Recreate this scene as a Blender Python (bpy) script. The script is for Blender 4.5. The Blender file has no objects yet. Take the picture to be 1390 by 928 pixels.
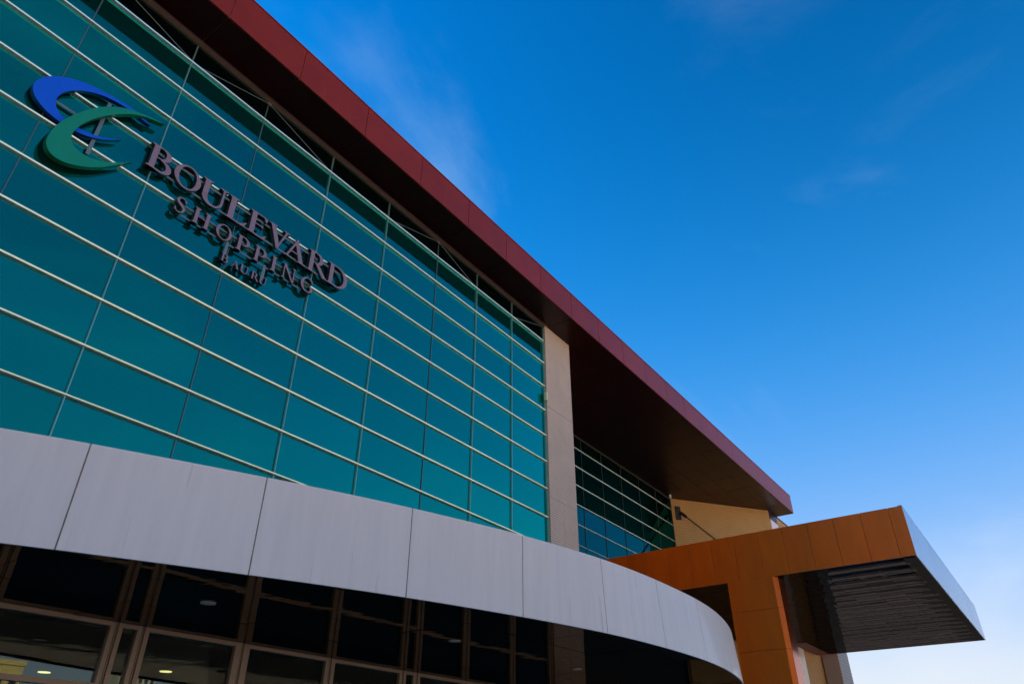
import bpy, bmesh, math, random
import numpy as np
from mathutils import Matrix, Vector
R = math.radians
random.seed(7)
S = bpy.context.scene
COL = S.collection

# ------------------------------------------------------------------ camera
CZ = 1.6                                   # eye height; all "rel" heights below are above the eye
cam_d = bpy.data.cameras.new('camera')
cam = bpy.data.objects.new('camera', cam_d)
COL.objects.link(cam)
cam.location = (0, 0, CZ)
cam.rotation_euler = (R(90 + 32.326), 0, R(-54.535))
cam_d.sensor_width = 36
cam_d.lens = 36 * 959.2 / 1390
cam_d.clip_start = 0.05
cam_d.clip_end = 5000
S.camera = cam

# ------------------------------------------------------------------ sky, sun, exposure
SUN_AZ, SUN_EL = -16.0, 40.0                # azimuth from +Y (behind the building) towards +X
w = bpy.data.worlds.new('World')
S.world = w
w.use_nodes = True
nt = w.node_tree
nt.nodes.clear()
N = nt.nodes.new
L = nt.links.new
out = N('ShaderNodeOutputWorld')
bg = N('ShaderNodeBackground')
bg.inputs['Strength'].default_value = 0.06
L(bg.outputs[0], out.inputs[0])
sky = N('ShaderNodeTexSky')
sky.sky_type = 'NISHITA'
sky.sun_disc = False
sky.sun_elevation = R(SUN_EL)
sky.sun_rotation = R(SUN_AZ)
sky.altitude = 500
sky.air_density = 1.0
sky.dust_density = 0.5
sky.ozone_density = 2.2
hs = N('ShaderNodeHueSaturation')
hs.inputs['Saturation'].default_value = 2.6
hs.inputs['Hue'].default_value = 0.494
hs.inputs['Value'].default_value = 1.0
pre = N('ShaderNodeVectorMath')
pre.operation = 'SCALE'
pre.inputs['Scale'].default_value = 0.12
gm = N('ShaderNodeGamma')
gm.inputs['Gamma'].default_value = 1.45
post = N('ShaderNodeVectorMath')
post.operation = 'SCALE'
post.inputs['Scale'].default_value = 1.95 / 0.12
L(sky.outputs[0], pre.inputs[0])
L(pre.outputs[0], gm.inputs['Color'])
L(gm.outputs[0], post.inputs[0])
L(post.outputs[0], hs.inputs['Color'])
# thin streaky cirrus, laid out by direction over the whole dome
tc = N('ShaderNodeTexCoord')
mp = N('ShaderNodeMapping')
mp.inputs['Rotation'].default_value = (R(8), R(-14), R(28))
mp.inputs['Location'].default_value = (-0.15, 0.2, -0.15)
mp.inputs['Scale'].default_value = (1.0, 1.9, 2.6)
L(tc.outputs['Generated'], mp.inputs['Vector'])
nz = N('ShaderNodeTexNoise')
nz.inputs['Scale'].default_value = 1.1
nz.inputs['Detail'].default_value = 11
nz.inputs['Roughness'].default_value = 0.55
nz.inputs['Distortion'].default_value = 0.7
L(mp.outputs[0], nz.inputs['Vector'])
cr = N('ShaderNodeMapRange')
cr.interpolation_type = 'SMOOTHSTEP'
cr.inputs['From Min'].default_value = 0.50
cr.inputs['From Max'].default_value = 0.78
cr.inputs['To Max'].default_value = 0.33
L(nz.outputs['Fac'], cr.inputs['Value'])
mx = N('ShaderNodeMix')
mx.data_type = 'RGBA'
mx.inputs['B'].default_value = (4.2, 5.5, 7.0, 1)
# pale haze that thickens evenly towards the horizon all round
spz = N('ShaderNodeSeparateXYZ')
L(tc.outputs['Generated'], spz.inputs[0])


def mth(op, a, b=None):
    q = N('ShaderNodeMath')
    q.operation = op
    for i_, v_ in enumerate((a, b)):
        if v_ is None:
            continue
        if isinstance(v_, (int, float)):
            q.inputs[i_].default_value = v_
        else:
            L(v_, q.inputs[i_])
    return q.outputs[0]


def veil(src, col, scale, power, amount):
    zc = mth('MAXIMUM', spz.outputs['Z'], 0.0)
    fac = mth('MULTIPLY', mth('EXPONENT', mth('MULTIPLY', mth('POWER', mth('DIVIDE', zc, scale), power), -1.0)), amount)
    q = N('ShaderNodeMix')
    q.data_type = 'RGBA'
    q.inputs['B'].default_value = (*col, 1)
    L(fac, q.inputs['Factor'])
    L(src, q.inputs['A'])
    return q.outputs['Result']


# the cirrus thins out towards the zenith
thin = N('ShaderNodeMapRange')
thin.inputs['From Min'].default_value = 0.42
thin.inputs['From Max'].default_value = 0.80
thin.inputs['To Min'].default_value = 1.25
thin.inputs['To Max'].default_value = 0.45
L(spz.outputs['Z'], thin.inputs['Value'])
L(mth('MULTIPLY', cr.outputs[0], thin.outputs[0]), mx.inputs['Factor'])
blue_air = veil(hs.outputs[0], (0.0, 2.4, 6.4), 0.60, 3.0, 0.80)
L(blue_air, mx.inputs['A'])
L(veil(mx.outputs['Result'], (6.5, 6.2, 5.85), 0.225, 1.5, 0.97), bg.inputs['Color'])


sl = bpy.data.lights.new('sun', 'SUN')
sl.energy = 4.6
sl.angle = R(0.5)
sl.color = (1.0, 0.93, 0.82)
sun = bpy.data.objects.new('sun', sl)
COL.objects.link(sun)
sd = Vector((math.sin(R(SUN_AZ)) * math.cos(R(SUN_EL)), math.cos(R(SUN_AZ)) * math.cos(R(SUN_EL)), math.sin(R(SUN_EL))))
sun.rotation_euler = sd.to_track_quat('Z', 'Y').to_euler()
sun.location = (20, 40, 60)

S.view_settings.view_transform = 'Standard'
S.view_settings.look = 'None'
S.view_settings.gamma = 1
S.view_settings.use_curve_mapping = False
S.view_settings.exposure = 1.38


# ------------------------------------------------------------------ materials
def mat(name, col, rough=0.5, metal=0.0, spec=0.5, ior=1.5, coat=0.0, coat_rough=0.05, emit=None, estr=0,
        var=0.0, vscale=3.0, bump=0.0, bscale=20.0, bstretch=(1, 1, 1), vstretch=(1, 1, 1), rvar=0.0, per_object=0.0):
    m = bpy.data.materials.new(name)
    m.use_nodes = True
    t = m.node_tree
    p = t.nodes['Principled BSDF']
    p.inputs['Base Color'].default_value = (*col, 1)
    p.inputs['Roughness'].default_value = rough
    p.inputs['Metallic'].default_value = metal
    p.inputs['Specular IOR Level'].default_value = spec
    p.inputs['IOR'].default_value = ior
    p.inputs['Coat Weight'].default_value = coat
    p.inputs['Coat Roughness'].default_value = coat_rough
    if emit:
        p.inputs['Emission Color'].default_value = (*emit, 1)
        p.inputs['Emission Strength'].default_value = estr
    g = t.nodes.new('ShaderNodeNewGeometry')

    def coords(st):
        mm = t.nodes.new('ShaderNodeMapping')
        mm.inputs['Scale'].default_value = st
        t.links.new(g.outputs['Position'], mm.inputs['Vector'])
        return mm.outputs[0]
    colout = None
    if var > 0:
        n = t.nodes.new('ShaderNodeTexNoise')
        n.inputs['Scale'].default_value = vscale
        n.inputs['Detail'].default_value = 6
        n.inputs['Roughness'].default_value = 0.62
        t.links.new(coords(vstretch), n.inputs['Vector'])
        mr = t.nodes.new('ShaderNodeMapRange')
        mr.inputs['From Min'].default_value = 0.3
        mr.inputs['From Max'].default_value = 0.7
        mr.inputs['To Min'].default_value = 1 - var
        mr.inputs['To Max'].default_value = 1 + var
        t.links.new(n.outputs['Fac'], mr.inputs['Value'])
        h = t.nodes.new('ShaderNodeHueSaturation')
        h.inputs['Color'].default_value = (*col, 1)
        t.links.new(mr.outputs[0], h.inputs['Value'])
        colout = h.outputs[0]
        if rvar > 0:
            rr = t.nodes.new('ShaderNodeMapRange')
            rr.inputs['From Min'].default_value = 0.3
            rr.inputs['From Max'].default_value = 0.7
            rr.inputs['To Min'].default_value = max(0.01, rough - rvar)
            rr.inputs['To Max'].default_value = rough + rvar
            t.links.new(n.outputs['Fac'], rr.inputs['Value'])
            t.links.new(rr.outputs[0], p.inputs['Roughness'])
    if per_object > 0:
        oi = t.nodes.new('ShaderNodeObjectInfo')
        mr2 = t.nodes.new('ShaderNodeMapRange')
        mr2.inputs['To Min'].default_value = 1 - per_object
        mr2.inputs['To Max'].default_value = 1 + per_object
        t.links.new(oi.outputs['Random'], mr2.inputs['Value'])
        h2 = t.nodes.new('ShaderNodeHueSaturation')
        h2.inputs['Color'].default_value = (*col, 1)
        if colout:
            t.links.new(colout, h2.inputs['Color'])
        t.links.new(mr2.outputs[0], h2.inputs['Value'])
        colout = h2.outputs[0]
    if colout:
        t.links.new(colout, p.inputs['Base Color'])
    if bump > 0:
        n2 = t.nodes.new('ShaderNodeTexNoise')
        n2.inputs['Scale'].default_value = bscale
        n2.inputs['Detail'].default_value = 3
        t.links.new(coords(bstretch), n2.inputs['Vector'])
        b = t.nodes.new('ShaderNodeBump')
        b.inputs['Strength'].default_value = 1.0
        b.inputs['Distance'].default_value = bump
        t.links.new(n2.outputs['Fac'], b.inputs['Height'])
        t.links.new(b.outputs[0], p.inputs['Normal'])
        if coat > 0:
            t.links.new(b.outputs[0], p.inputs['Coat Normal'])
    return m


M = {}
# solar-control glass: tinted mirror coating over a dull green body
def coated_glass(name, tint, edge, body, mixf):
    m = bpy.data.materials.new(name)
    m.use_nodes = True
    t = m.node_tree
    t.nodes.clear()
    o = t.nodes.new('ShaderNodeOutputMaterial')
    a = t.nodes.new('ShaderNodeBsdfGlossy')
    b = t.nodes.new('ShaderNodeBsdfDiffuse')
    b.inputs['Color'].default_value = (*body, 1)
    x = t.nodes.new('ShaderNodeMixShader')
    x.inputs[0].default_value = mixf
    t.links.new(a.outputs[0], x.inputs[1])
    t.links.new(b.outputs[0], x.inputs[2])
    # the coating mirrors more strongly at a glancing angle
    lw = t.nodes.new('ShaderNodeLayerWeight')
    lw.inputs['Blend'].default_value = 0.5
    cm = t.nodes.new('ShaderNodeMix')
    cm.data_type = 'RGBA'
    cm.inputs['A'].default_value = (*tint, 1)
    cm.inputs['B'].default_value = (*edge, 1)
    t.links.new(lw.outputs['Facing'], cm.inputs['Factor'])
    oi = t.nodes.new('ShaderNodeObjectInfo')
    pv = t.nodes.new('ShaderNodeMapRange')
    pv.inputs['To Min'].default_value = 0.90
    pv.inputs['To Max'].default_value = 1.07
    t.links.new(oi.outputs['Random'], pv.inputs['Value'])
    hv = t.nodes.new('ShaderNodeHueSaturation')
    t.links.new(pv.outputs[0], hv.inputs['Value'])
    t.links.new(cm.outputs['Result'], hv.inputs['Color'])
    t.links.new(hv.outputs[0], a.inputs['Color'])
    g = t.nodes.new('ShaderNodeNewGeometry')
    n = t.nodes.new('ShaderNodeTexNoise')
    n.inputs['Scale'].default_value = 0.35
    n.inputs['Detail'].default_value = 2
    t.links.new(g.outputs['Position'], n.inputs['Vector'])
    bp = t.nodes.new('ShaderNodeBump')
    bp.inputs['Strength'].default_value = 1.0
    bp.inputs['Distance'].default_value = 0.0012
    t.links.new(n.outputs['Fac'], bp.inputs['Height'])
    t.links.new(bp.outputs[0], a.inputs['Normal'])
    n2 = t.nodes.new('ShaderNodeTexNoise')
    n2.inputs['Scale'].default_value = 2.2
    n2.inputs['Detail'].default_value = 5
    t.links.new(g.outputs['Position'], n2.inputs['Vector'])
    mr = t.nodes.new('ShaderNodeMapRange')
    mr.inputs['To Min'].default_value = 0.01
    mr.inputs['To Max'].default_value = 0.06
    t.links.new(n2.outputs['Fac'], mr.inputs['Value'])
    t.links.new(mr.outputs[0], a.inputs['Roughness'])
    t.links.new(x.outputs[0], o.inputs[0])
    return m


M['glass'] = coated_glass('teal_coated_glass', (0.001, 0.21, 0.125), (0.004, 0.62, 0.48), (0.003, 0.11, 0.095), 0.17)
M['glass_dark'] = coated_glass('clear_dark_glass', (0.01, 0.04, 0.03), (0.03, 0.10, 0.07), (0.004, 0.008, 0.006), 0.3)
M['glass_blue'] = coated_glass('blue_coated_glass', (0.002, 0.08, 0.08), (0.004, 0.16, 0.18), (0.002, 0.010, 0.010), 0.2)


# black lacquered ceiling sheet: dull body, weak steady mirror
def lacquer(name, col, refl, rough, bump, bscale):
    m = mat(name, col, 0.6, bump=bump, bscale=bscale)
    t = m.node_tree
    p = t.nodes['Principled BSDF']
    p.inputs['Specular IOR Level'].default_value = 0.0
    gl_ = t.nodes.new('ShaderNodeBsdfGlossy')
    gl_.inputs['Color'].default_value = (1.0, 0.86, 0.74, 1)
    gl_.inputs['Roughness'].default_value = rough
    t.links.new(p.inputs['Normal'].links[0].from_socket, gl_.inputs['Normal'])
    x_ = t.nodes.new('ShaderNodeMixShader')
    x_.inputs[0].default_value = refl
    t.links.new(p.outputs[0], x_.inputs[1])
    t.links.new(gl_.outputs[0], x_.inputs[2])
    t.links.new(x_.outputs[0], t.nodes['Material Output'].inputs[0])
    return m


# plain entrance glazing: see-through with a mirror-like surface
m = bpy.data.materials.new('entrance_glass')
m.use_nodes = True
t = m.node_tree
t.nodes.clear()
o = t.nodes.new('ShaderNodeOutputMaterial')
tr = t.nodes.new('ShaderNodeBsdfTransparent')
tr.inputs[0].default_value = (0.45, 0.50, 0.46, 1)
gl = t.nodes.new('ShaderNodeBsdfGlossy')
gl.inputs['Roughness'].default_value = 0.01
gl.inputs['Color'].default_value = (0.75, 0.85, 0.8, 1)
fr = t.nodes.new('ShaderNodeFresnel')
fr.inputs['IOR'].default_value = 1.8
x = t.nodes.new('ShaderNodeMixShader')
t.links.new(fr.outputs[0], x.inputs[0])
t.links.new(tr.outputs[0], x.inputs[1])
t.links.new(gl.outputs[0], x.inputs[2])
t.links.new(x.outputs[0], o.inputs[0])
M['door_glass'] = m

M['alu'] = mat('satin_aluminium', (0.60, 0.70, 0.61), 0.24, 0.85, var=0.06, vscale=2)
M['alu_dull'] = mat('dull_grey_joint', (0.10, 0.15, 0.15), 0.45, 0.3)
M['mull'] = mat('grey_green_mullion', (0.30, 0.46, 0.40), 0.35, 0.55)
M['back'] = mat('dark_backing', (0.01, 0.012, 0.012), 0.8)
M['red'] = mat('red_composite_panel', (0.29, 0.022, 0.003), 0.40, 0.15, spec=0.3, coat=0.04, coat_rough=0.12, var=0.10, vscale=1.2,
               bump=0.0015, bscale=1.3, per_object=0.06)
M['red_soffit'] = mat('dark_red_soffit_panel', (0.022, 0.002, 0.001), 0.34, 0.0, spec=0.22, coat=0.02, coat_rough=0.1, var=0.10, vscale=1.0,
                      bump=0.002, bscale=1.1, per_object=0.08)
M['seal'] = mat('pale_sealant', (0.34, 0.16, 0.12), 0.7)
M['seal_w'] = mat('stained_sealant', (0.30, 0.21, 0.13), 0.8, var=0.4, vscale=9)
M['white'] = mat('white_composite_panel', (0.93, 0.71, 0.585), 0.42, 0.0, coat=0.25, coat_rough=0.06, var=0.045, vscale=1.5,
                 vstretch=(4.5, 4.5, 0.35), bump=0.0015, bscale=0.9, per_object=0.02)
M['black'] = lacquer('black_lacquer_soffit', (0.007, 0.004, 0.002), 0.20, 0.02, 0.0035, 1.4)
M['black_wavy'] = lacquer('black_lacquer_wavy_soffit', (0.006, 0.004, 0.004), 0.062, 0.03, 0.004, 0.8)
M['orange'] = mat('orange_metallic_panel', (0.63, 0.104, 0.002), 0.30, 0.42, spec=0.3, coat=0.0, coat_rough=0.1, var=0.10, vscale=1.1,
                  vstretch=(2.5, 2.5, 0.5), bump=0.0012, bscale=1.0, per_object=0.05)
M['orange_gloss'] = mat('orange_polished_return', (0.55, 0.10, 0.012), 0.10, 0.9, bump=0.0012, bscale=1.0)
M['silver'] = mat('silver_blue_panel', (0.36, 0.44, 0.58), 0.25, 0.85, var=0.06, vscale=1.5, bump=0.001, bscale=1.0, per_object=0.05)
M['frame'] = mat('bronze_anodised_frame', (0.31, 0.21, 0.14), 0.4, 0.3, var=0.08, vscale=4)
M['dark_frame'] = mat('dark_green_frame', (0.045, 0.045, 0.030), 0.5)
M['gasket'] = mat('black_gasket', (0.012, 0.011, 0.010), 0.6)
M['blue'] = mat('blue_sign_face', (0.003, 0.10, 0.68), 0.35, coat=0.2, var=0.04, vscale=2)
M['blue_side'] = mat('blue_sign_shaded_return', (0.003, 0.012, 0.11), 0.4)  # shade of the crescent's sides put into a darker blue
M['green'] = mat('green_sign_face', (0.003, 0.25, 0.125), 0.35, coat=0.2, var=0.04, vscale=2)
M['green_side'] = mat('green_sign_shaded_return', (0.006, 0.085, 0.012), 0.4)  # likewise the green sides, their shade is in the colour
M['mauve'] = mat('mauve_sign_letter', (0.31, 0.19, 0.205), 0.4, 0.1, var=0.05, vscale=5)
M['letter_side'] = mat('dark_letter_return', (0.016, 0.010, 0.012), 0.45)
M['bracket'] = mat('grey_sign_rail', (0.19, 0.23, 0.23), 0.5, 0.3)
M['steel'] = mat('painted_steel_brown', (0.30, 0.17, 0.07), 0.45, 0.3, var=0.15, vscale=8)
M['dark_steel'] = mat('dark_steel', (0.03, 0.028, 0.026), 0.45, 0.4)
M['interior'] = mat('interior_plaster', (0.045, 0.034, 0.024), 0.8)
M['int_floor'] = mat('interior_floor', (0.05, 0.045, 0.04), 0.3)
M['lamp_on'] = mat('lit_ceiling_lamp', (0.9, 0.8, 0.5), 0.5, emit=(1.0, 0.78, 0.36), estr=2.2)
M['lamp_off'] = mat('white_lamp_glass', (0.75, 0.72, 0.62), 0.3)
M['cream_box'] = mat('cream_plastic', (0.72, 0.62, 0.34), 0.4)
M['asphalt'] = mat('asphalt', (0.055, 0.054, 0.053), 0.85, var=0.2, vscale=1.5, bump=0.004, bscale=60)
M['lot'] = mat('pale_concrete_lot', (0.60, 0.50, 0.40), 0.85, var=0.1, vscale=0.3, bump=0.003, bscale=20)
M['lot_dark'] = mat('worn_asphalt_lot', (0.22, 0.19, 0.205), 0.85, var=0.2, vscale=0.6, bump=0.004, bscale=40)
M['paving'] = mat('grey_stone_paving', (0.20, 0.185, 0.175), 0.8, var=0.12, vscale=0.7, bump=0.002, bscale=30)
M['paint'] = mat('road_paint', (0.75, 0.74, 0.70), 0.6, var=0.1, vscale=6)
M['kerb'] = mat('kerb_concrete', (0.42, 0.40, 0.37), 0.8, var=0.1, vscale=3)
M['bark'] = mat('bark', (0.10, 0.07, 0.045), 0.9, var=0.3, vscale=6, bump=0.02, bscale=12)
M['leaf'] = mat('leaf', (0.07, 0.12, 0.03), 0.55, var=0.35, vscale=1.5)
M['yellow_wall'] = mat('yellow_render', (0.52, 0.38, 0.13), 0.8, var=0.06, vscale=0.2)
M['tower_wall'] = mat('cream_tower_render', (0.50, 0.43, 0.30), 0.8, var=0.06, vscale=0.2)
M['far_win'] = mat('far_window', (0.03, 0.035, 0.04), 0.1)
M['far_grey'] = mat('grey_block_render', (0.36, 0.35, 0.34), 0.8, var=0.06, vscale=0.2)


def streaks(m, amount, scale=(9, 9, 0.45), lo=0.60, hi=0.74):
    t = m.node_tree
    p = t.nodes['Principled BSDF']
    g = t.nodes.new('ShaderNodeNewGeometry')
    mm = t.nodes.new('ShaderNodeMapping')
    mm.inputs['Scale'].default_value = scale
    t.links.new(g.outputs['Position'], mm.inputs['Vector'])
    n = t.nodes.new('ShaderNodeTexNoise')
    n.inputs['Scale'].default_value = 1.0
    n.inputs['Detail'].default_value = 8
    n.inputs['Roughness'].default_value = 0.65
    t.links.new(mm.outputs[0], n.inputs['Vector'])
    r = t.nodes.new('ShaderNodeMapRange')
    r.interpolation_type = 'SMOOTHSTEP'
    r.inputs['From Min'].default_value = lo
    r.inputs['From Max'].default_value = hi
    r.inputs['To Max'].default_value = amount
    t.links.new(n.outputs['Fac'], r.inputs['Value'])
    q = t.nodes.new('ShaderNodeMix')
    q.data_type = 'RGBA'
    q.inputs['B'].default_value = (0.22, 0.19, 0.16, 1)
    t.links.new(r.outputs[0], q.inputs['Factor'])
    t.links.new(p.inputs['Base Color'].links[0].from_socket, q.inputs['A'])
    t.links.new(q.outputs['Result'], p.inputs['Base Color'])


streaks(M['white'], 0.30)
streaks(M['orange'], 0.22, (7, 7, 0.5))
streaks(M['red'], 0.15, (6, 6, 0.6))


# beige wall with fine horizontal ribs (too fine to tell apart)
def ribbed(name, col, pitch=0.085, depth=0.006):
    m = mat(name, col, 0.7, var=0.07, vscale=1.3)
    t = m.node_tree
    p = t.nodes['Principled BSDF']
    g = t.nodes.new('ShaderNodeNewGeometry')
    sp = t.nodes.new('ShaderNodeSeparateXYZ')
    t.links.new(g.outputs['Position'], sp.inputs[0])
    mm = t.nodes.new('ShaderNodeMath')
    mm.operation = 'MULTIPLY'
    mm.inputs[1].default_value = 1 / pitch
    t.links.new(sp.outputs['Z'], mm.inputs[0])
    f = t.nodes.new('ShaderNodeMath')
    f.operation = 'FRACT'
    t.links.new(mm.outputs[0], f.inputs[0])
    r = t.nodes.new('ShaderNodeMapRange')
    r.interpolation_type = 'SMOOTHSTEP'
    r.inputs['From Min'].default_value = 0.0
    r.inputs['From Max'].default_value = 0.28
    t.links.new(f.outputs[0], r.inputs['Value'])
    b = t.nodes.new('ShaderNodeBump')
    b.inputs['Distance'].default_value = depth
    t.links.new(r.outputs[0], b.inputs['Height'])
    t.links.new(b.outputs[0], p.inputs['Normal'])
    # base colour darkened in the grooves
    src = p.inputs['Base Color'].links[0].from_socket
    mxx = t.nodes.new('ShaderNodeMix')
    mxx.data_type = 'RGBA'
    mxx.inputs['A'].default_value = (col[0] * 0.55, col[1] * 0.5, col[2] * 0.45, 1)
    t.links.new(r.outputs[0], mxx.inputs['Factor'])
    t.links.new(src, mxx.inputs['B'])
    t.links.new(mxx.outputs['Result'], p.inputs['Base Color'])
    return m


M['stone'] = ribbed('beige_ribbed_cladding', (0.63, 0.435, 0.315))
M['ochre'] = ribbed('ochre_ribbed_render', (0.60, 0.29, 0.078), 0.13, 0.008)
M['perf'] = mat('white_perforated_sheet', (0.62, 0.60, 0.58), 0.5, var=0.35, vscale=22)
M['pier'] = mat('cream_pier_panel', (0.46, 0.38, 0.32), 0.5, var=0.05, vscale=1.0, vstretch=(2, 2, .4))
M['pier_tile'] = ribbed('grey_pier_tile', (0.40, 0.37, 0.33), 0.2, 0.01)


# ------------------------------------------------------------------ mesh helpers
class MB:
    def __init__(s):
        s.v = []
        s.f = []
        s.mi = []

    def add(s, v, f, mi=0):
        b = len(s.v)
        s.v += [tuple(p) for p in v]
        s.f += [tuple(b + i for i in q) for q in f]
        s.mi += [mi] * len(f)

    def box(s, x0, x1, y0, y1, z0, z1, mi=0):
        v = [(x, y, z) for z in (z0, z1) for y in (y0, y1) for x in (x0, x1)]
        s.add(v, [(0, 2, 3, 1), (4, 5, 7, 6), (0, 1, 5, 4), (2, 6, 7, 3), (0, 4, 6, 2), (1, 3, 7, 5)], mi)
        return s

    def prism_xy(s, poly, z0, z1, mi=0):
        n = len(poly)
        a = sum(poly[i][0] * poly[(i + 1) % n][1] - poly[(i + 1) % n][0] * poly[i][1] for i in range(n))
        if a < 0:
            poly = poly[::-1]
        v = [(x, y, z0) for x, y in poly] + [(x, y, z1) for x, y in poly]
        s.add(v, [tuple(range(n))[::-1], tuple(range(n, 2 * n))] + [(i, (i + 1) % n, n + (i + 1) % n, n + i) for i in range(n)], mi)
        return s

    def prism_xz(s, poly, y0, y1, mi=0, mi_side=None):
        """outline in x,z; front face at y0 (towards the viewer), back at y1"""
        n = len(poly)
        a = sum(poly[i][0] * poly[(i + 1) % n][1] - poly[(i + 1) % n][0] * poly[i][1] for i in range(n))
        if a < 0:
            poly = poly[::-1]
        ms = mi if mi_side is None else mi_side
        v = [(x, y0, z) for x, z in poly] + [(x, y1, z) for x, z in poly]
        s.add(v, [tuple(range(n))], mi)
        s.add(v, [tuple(range(n, 2 * n))[::-1]], ms)
        s.add(v, [(i, n + i, n + (i + 1) % n, (i + 1) % n) for i in range(n)], ms)
        return s

    def tube(s, a, b, r, n=8, mi=0):
        a = Vector(a)
        b = Vector(b)
        d = (b - a).normalized()
        u = d.orthogonal().normalized()
        q = d.cross(u)
        v = []
        for c in (a, b):
            for k in range(n):
                an = 2 * math.pi * k / n
                v.append(c + r * (math.cos(an) * u + math.sin(an) * q))
        s.add(v, [(k, (k + 1) % n, n + (k + 1) % n, n + k) for k in range(n)] + [tuple(range(n))[::-1], tuple(range(n, 2 * n))], mi)
        return s

    def mesh(s, name, mats, smooth=False, weld=False):
        me = bpy.data.meshes.new(name)
        me.from_pydata(s.v, [], s.f)
        for mm in (mats if isinstance(mats, (list, tuple)) else [mats]):
            me.materials.append(mm)
        me.polygons.foreach_set('material_index', s.mi)
        bm = bmesh.new()
        bm.from_mesh(me)
        if weld:
            bmesh.ops.remove_doubles(bm, verts=bm.verts, dist=1e-5)
        bmesh.ops.recalc_face_normals(bm, faces=bm.faces)
        if smooth:
            for f in bm.faces:
                f.smooth = True
        bm.to_mesh(me)
        bm.free()
        me.update()
        return me

    def obj(s, name, mats, parent=None, at=None, smooth=False, weld=False):
        """at: world origin; vertices are given in world coordinates"""
        if at is None:
            c = np.array(s.v)
            at = tuple((c.min(0) + c.max(0)) / 2)
        s.v = [(p[0] - at[0], p[1] - at[1], p[2] - at[2]) for p in s.v]
        return link(name, s.mesh(name, mats, smooth, weld), at, parent)


WL = {}


def link(name, data, at, parent=None, rot=None):
    o = bpy.data.objects.new(name, data)
    COL.objects.link(o)
    o.location = at
    if rot:
        o.rotation_euler = rot
    WL[o.name] = Vector(at)
    if parent:
        o.parent = parent
        o.matrix_parent_inverse = Matrix.Translation(-WL[parent.name])
    return o


def thing(name, label, cat, at, group=None):
    o = link(name, None, at)
    o.empty_display_size = 0.5
    return tag(o, label, cat, group)


def tag(o, label=None, cat=None, group=None, kind=None):
    if label:
        o['label'] = label
    if cat:
        o['category'] = cat
    if group:
        o['group'] = group
    if kind:
        o['kind'] = kind
    return o


def box_obj(name, x0, x1, y0, y1, z0, z1, m, parent=None):
    return MB().box(x0, x1, y0, y1, z0, z1).obj(name, m, parent)


CACHE = {}


def shared_box(name, sx, sy, sz, m, at, parent, rot=None, bev=0.0):
    """a box centred on its origin, mesh data shared between equal pieces"""
    k = (round(sx, 3), round(sy, 3), round(sz, 3), m.name, bev)
    if k not in CACHE:
        b = MB().box(-sx / 2, sx / 2, -sy / 2, sy / 2, -sz / 2, sz / 2)
        me = b.mesh(name, m)
        if bev:
            bm = bmesh.new()
            bm.from_mesh(me)
            bmesh.ops.bevel(bm, geom=bm.edges[:], offset=bev, segments=1, affect='EDGES')
            bm.to_mesh(me)
            bm.free()
        CACHE[k] = me
    return link(name, CACHE[k], at, parent, rot)


def z(rel):
    return rel + CZ


# ------------------------------------------------------------------ ground
g = MB().box(-1500, 1500, -1500, 1500, -0.5, 0.0).obj('ground', M['lot'], at=(0, 0, 0))
tag(g, kind='structure')
rd = MB().box(-400, 400, -17, -3.5, -0.3, 0.006).obj('road', M['asphalt'], at=(0, -10, 0))
tag(rd, kind='structure')
rd2 = MB().box(58.3, 420, -3.5, 8.0, -0.3, 0.006).obj('road', M['asphalt'], at=(200, 2, 0))
tag(rd2, kind='structure')
cp = MB().box(58.3, 420, 8.0, 120, -0.3, 0.010).obj('car_park', M['lot_dark'], at=(200, 40, 0))
tag(cp, kind='structure')
f = MB().box(-40, 58, -3.2, 45, -0.3, 0.13).obj('pavement', M['paving'], at=(15, 0, 0))
tag(f, kind='structure')
for x0 in (64, 80, 96, 114, 134):  # dark strips added out of view to ripple the portico ceiling's reflection
    ai = MB().box(x0, x0 + 6.5, 8.0, 120, 0.010, 0.014).obj('reflection_strip', M['asphalt'])
    tag(ai, kind='structure')
kb = MB().box(-40, 58, -3.5, -3.2, -0.3, 0.14).obj('kerb', M['kerb'], at=(15, -3.4, 0))
tag(kb, kind='structure')
kb2 = MB().box(-400, 400, -17.3, -17.0, -0.3, 0.13).obj('kerb', M['kerb'], at=(0, -17.1, 0))
tag(kb2, kind='structure')
for i in range(16):
    x0 = -20 + i * 6
    ml = MB().box(x0, x0 + 3, -10.08, -9.93, 0.006, 0.010).obj('lane_marking', M['paint'])
    tag(ml, kind='structure')

# ------------------------------------------------------------------ the mall
XJ = [-8.55, -6.4, -4.25, -2.1, 0.07, 2.185, 4.296, 6.417, 8.703, 11.004, 13.346, 15.418, 17.51, 19.60]
ZS = 15.45                       # soffit (rel)
ZROW = [14.72 - k for k in range(0, 13)]
YF = 12.5                        # main glass plane
YR = 16.73                       # recessed glass plane
mall = thing('mall_building', 'modern mall front with teal glass wall, dark red flat roof and white curved canopy', 'building', (12, 14, 0))

# body behind the glass
bd = MB()
bd.box(-30, 21.3, 12.85, 16.9, z(2.7), z(15.9))
bd.box(-30, 21.3, 24, 26, 0.0, z(2.6))
bd.box(-30, 57.9, 16.95, 46, z(2.7), z(15.9))
bd.box(28.5, 57.9, 17.0, 46, 0.0, z(2.69))
body = bd.obj('building_body', M['back'], mall)


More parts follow.
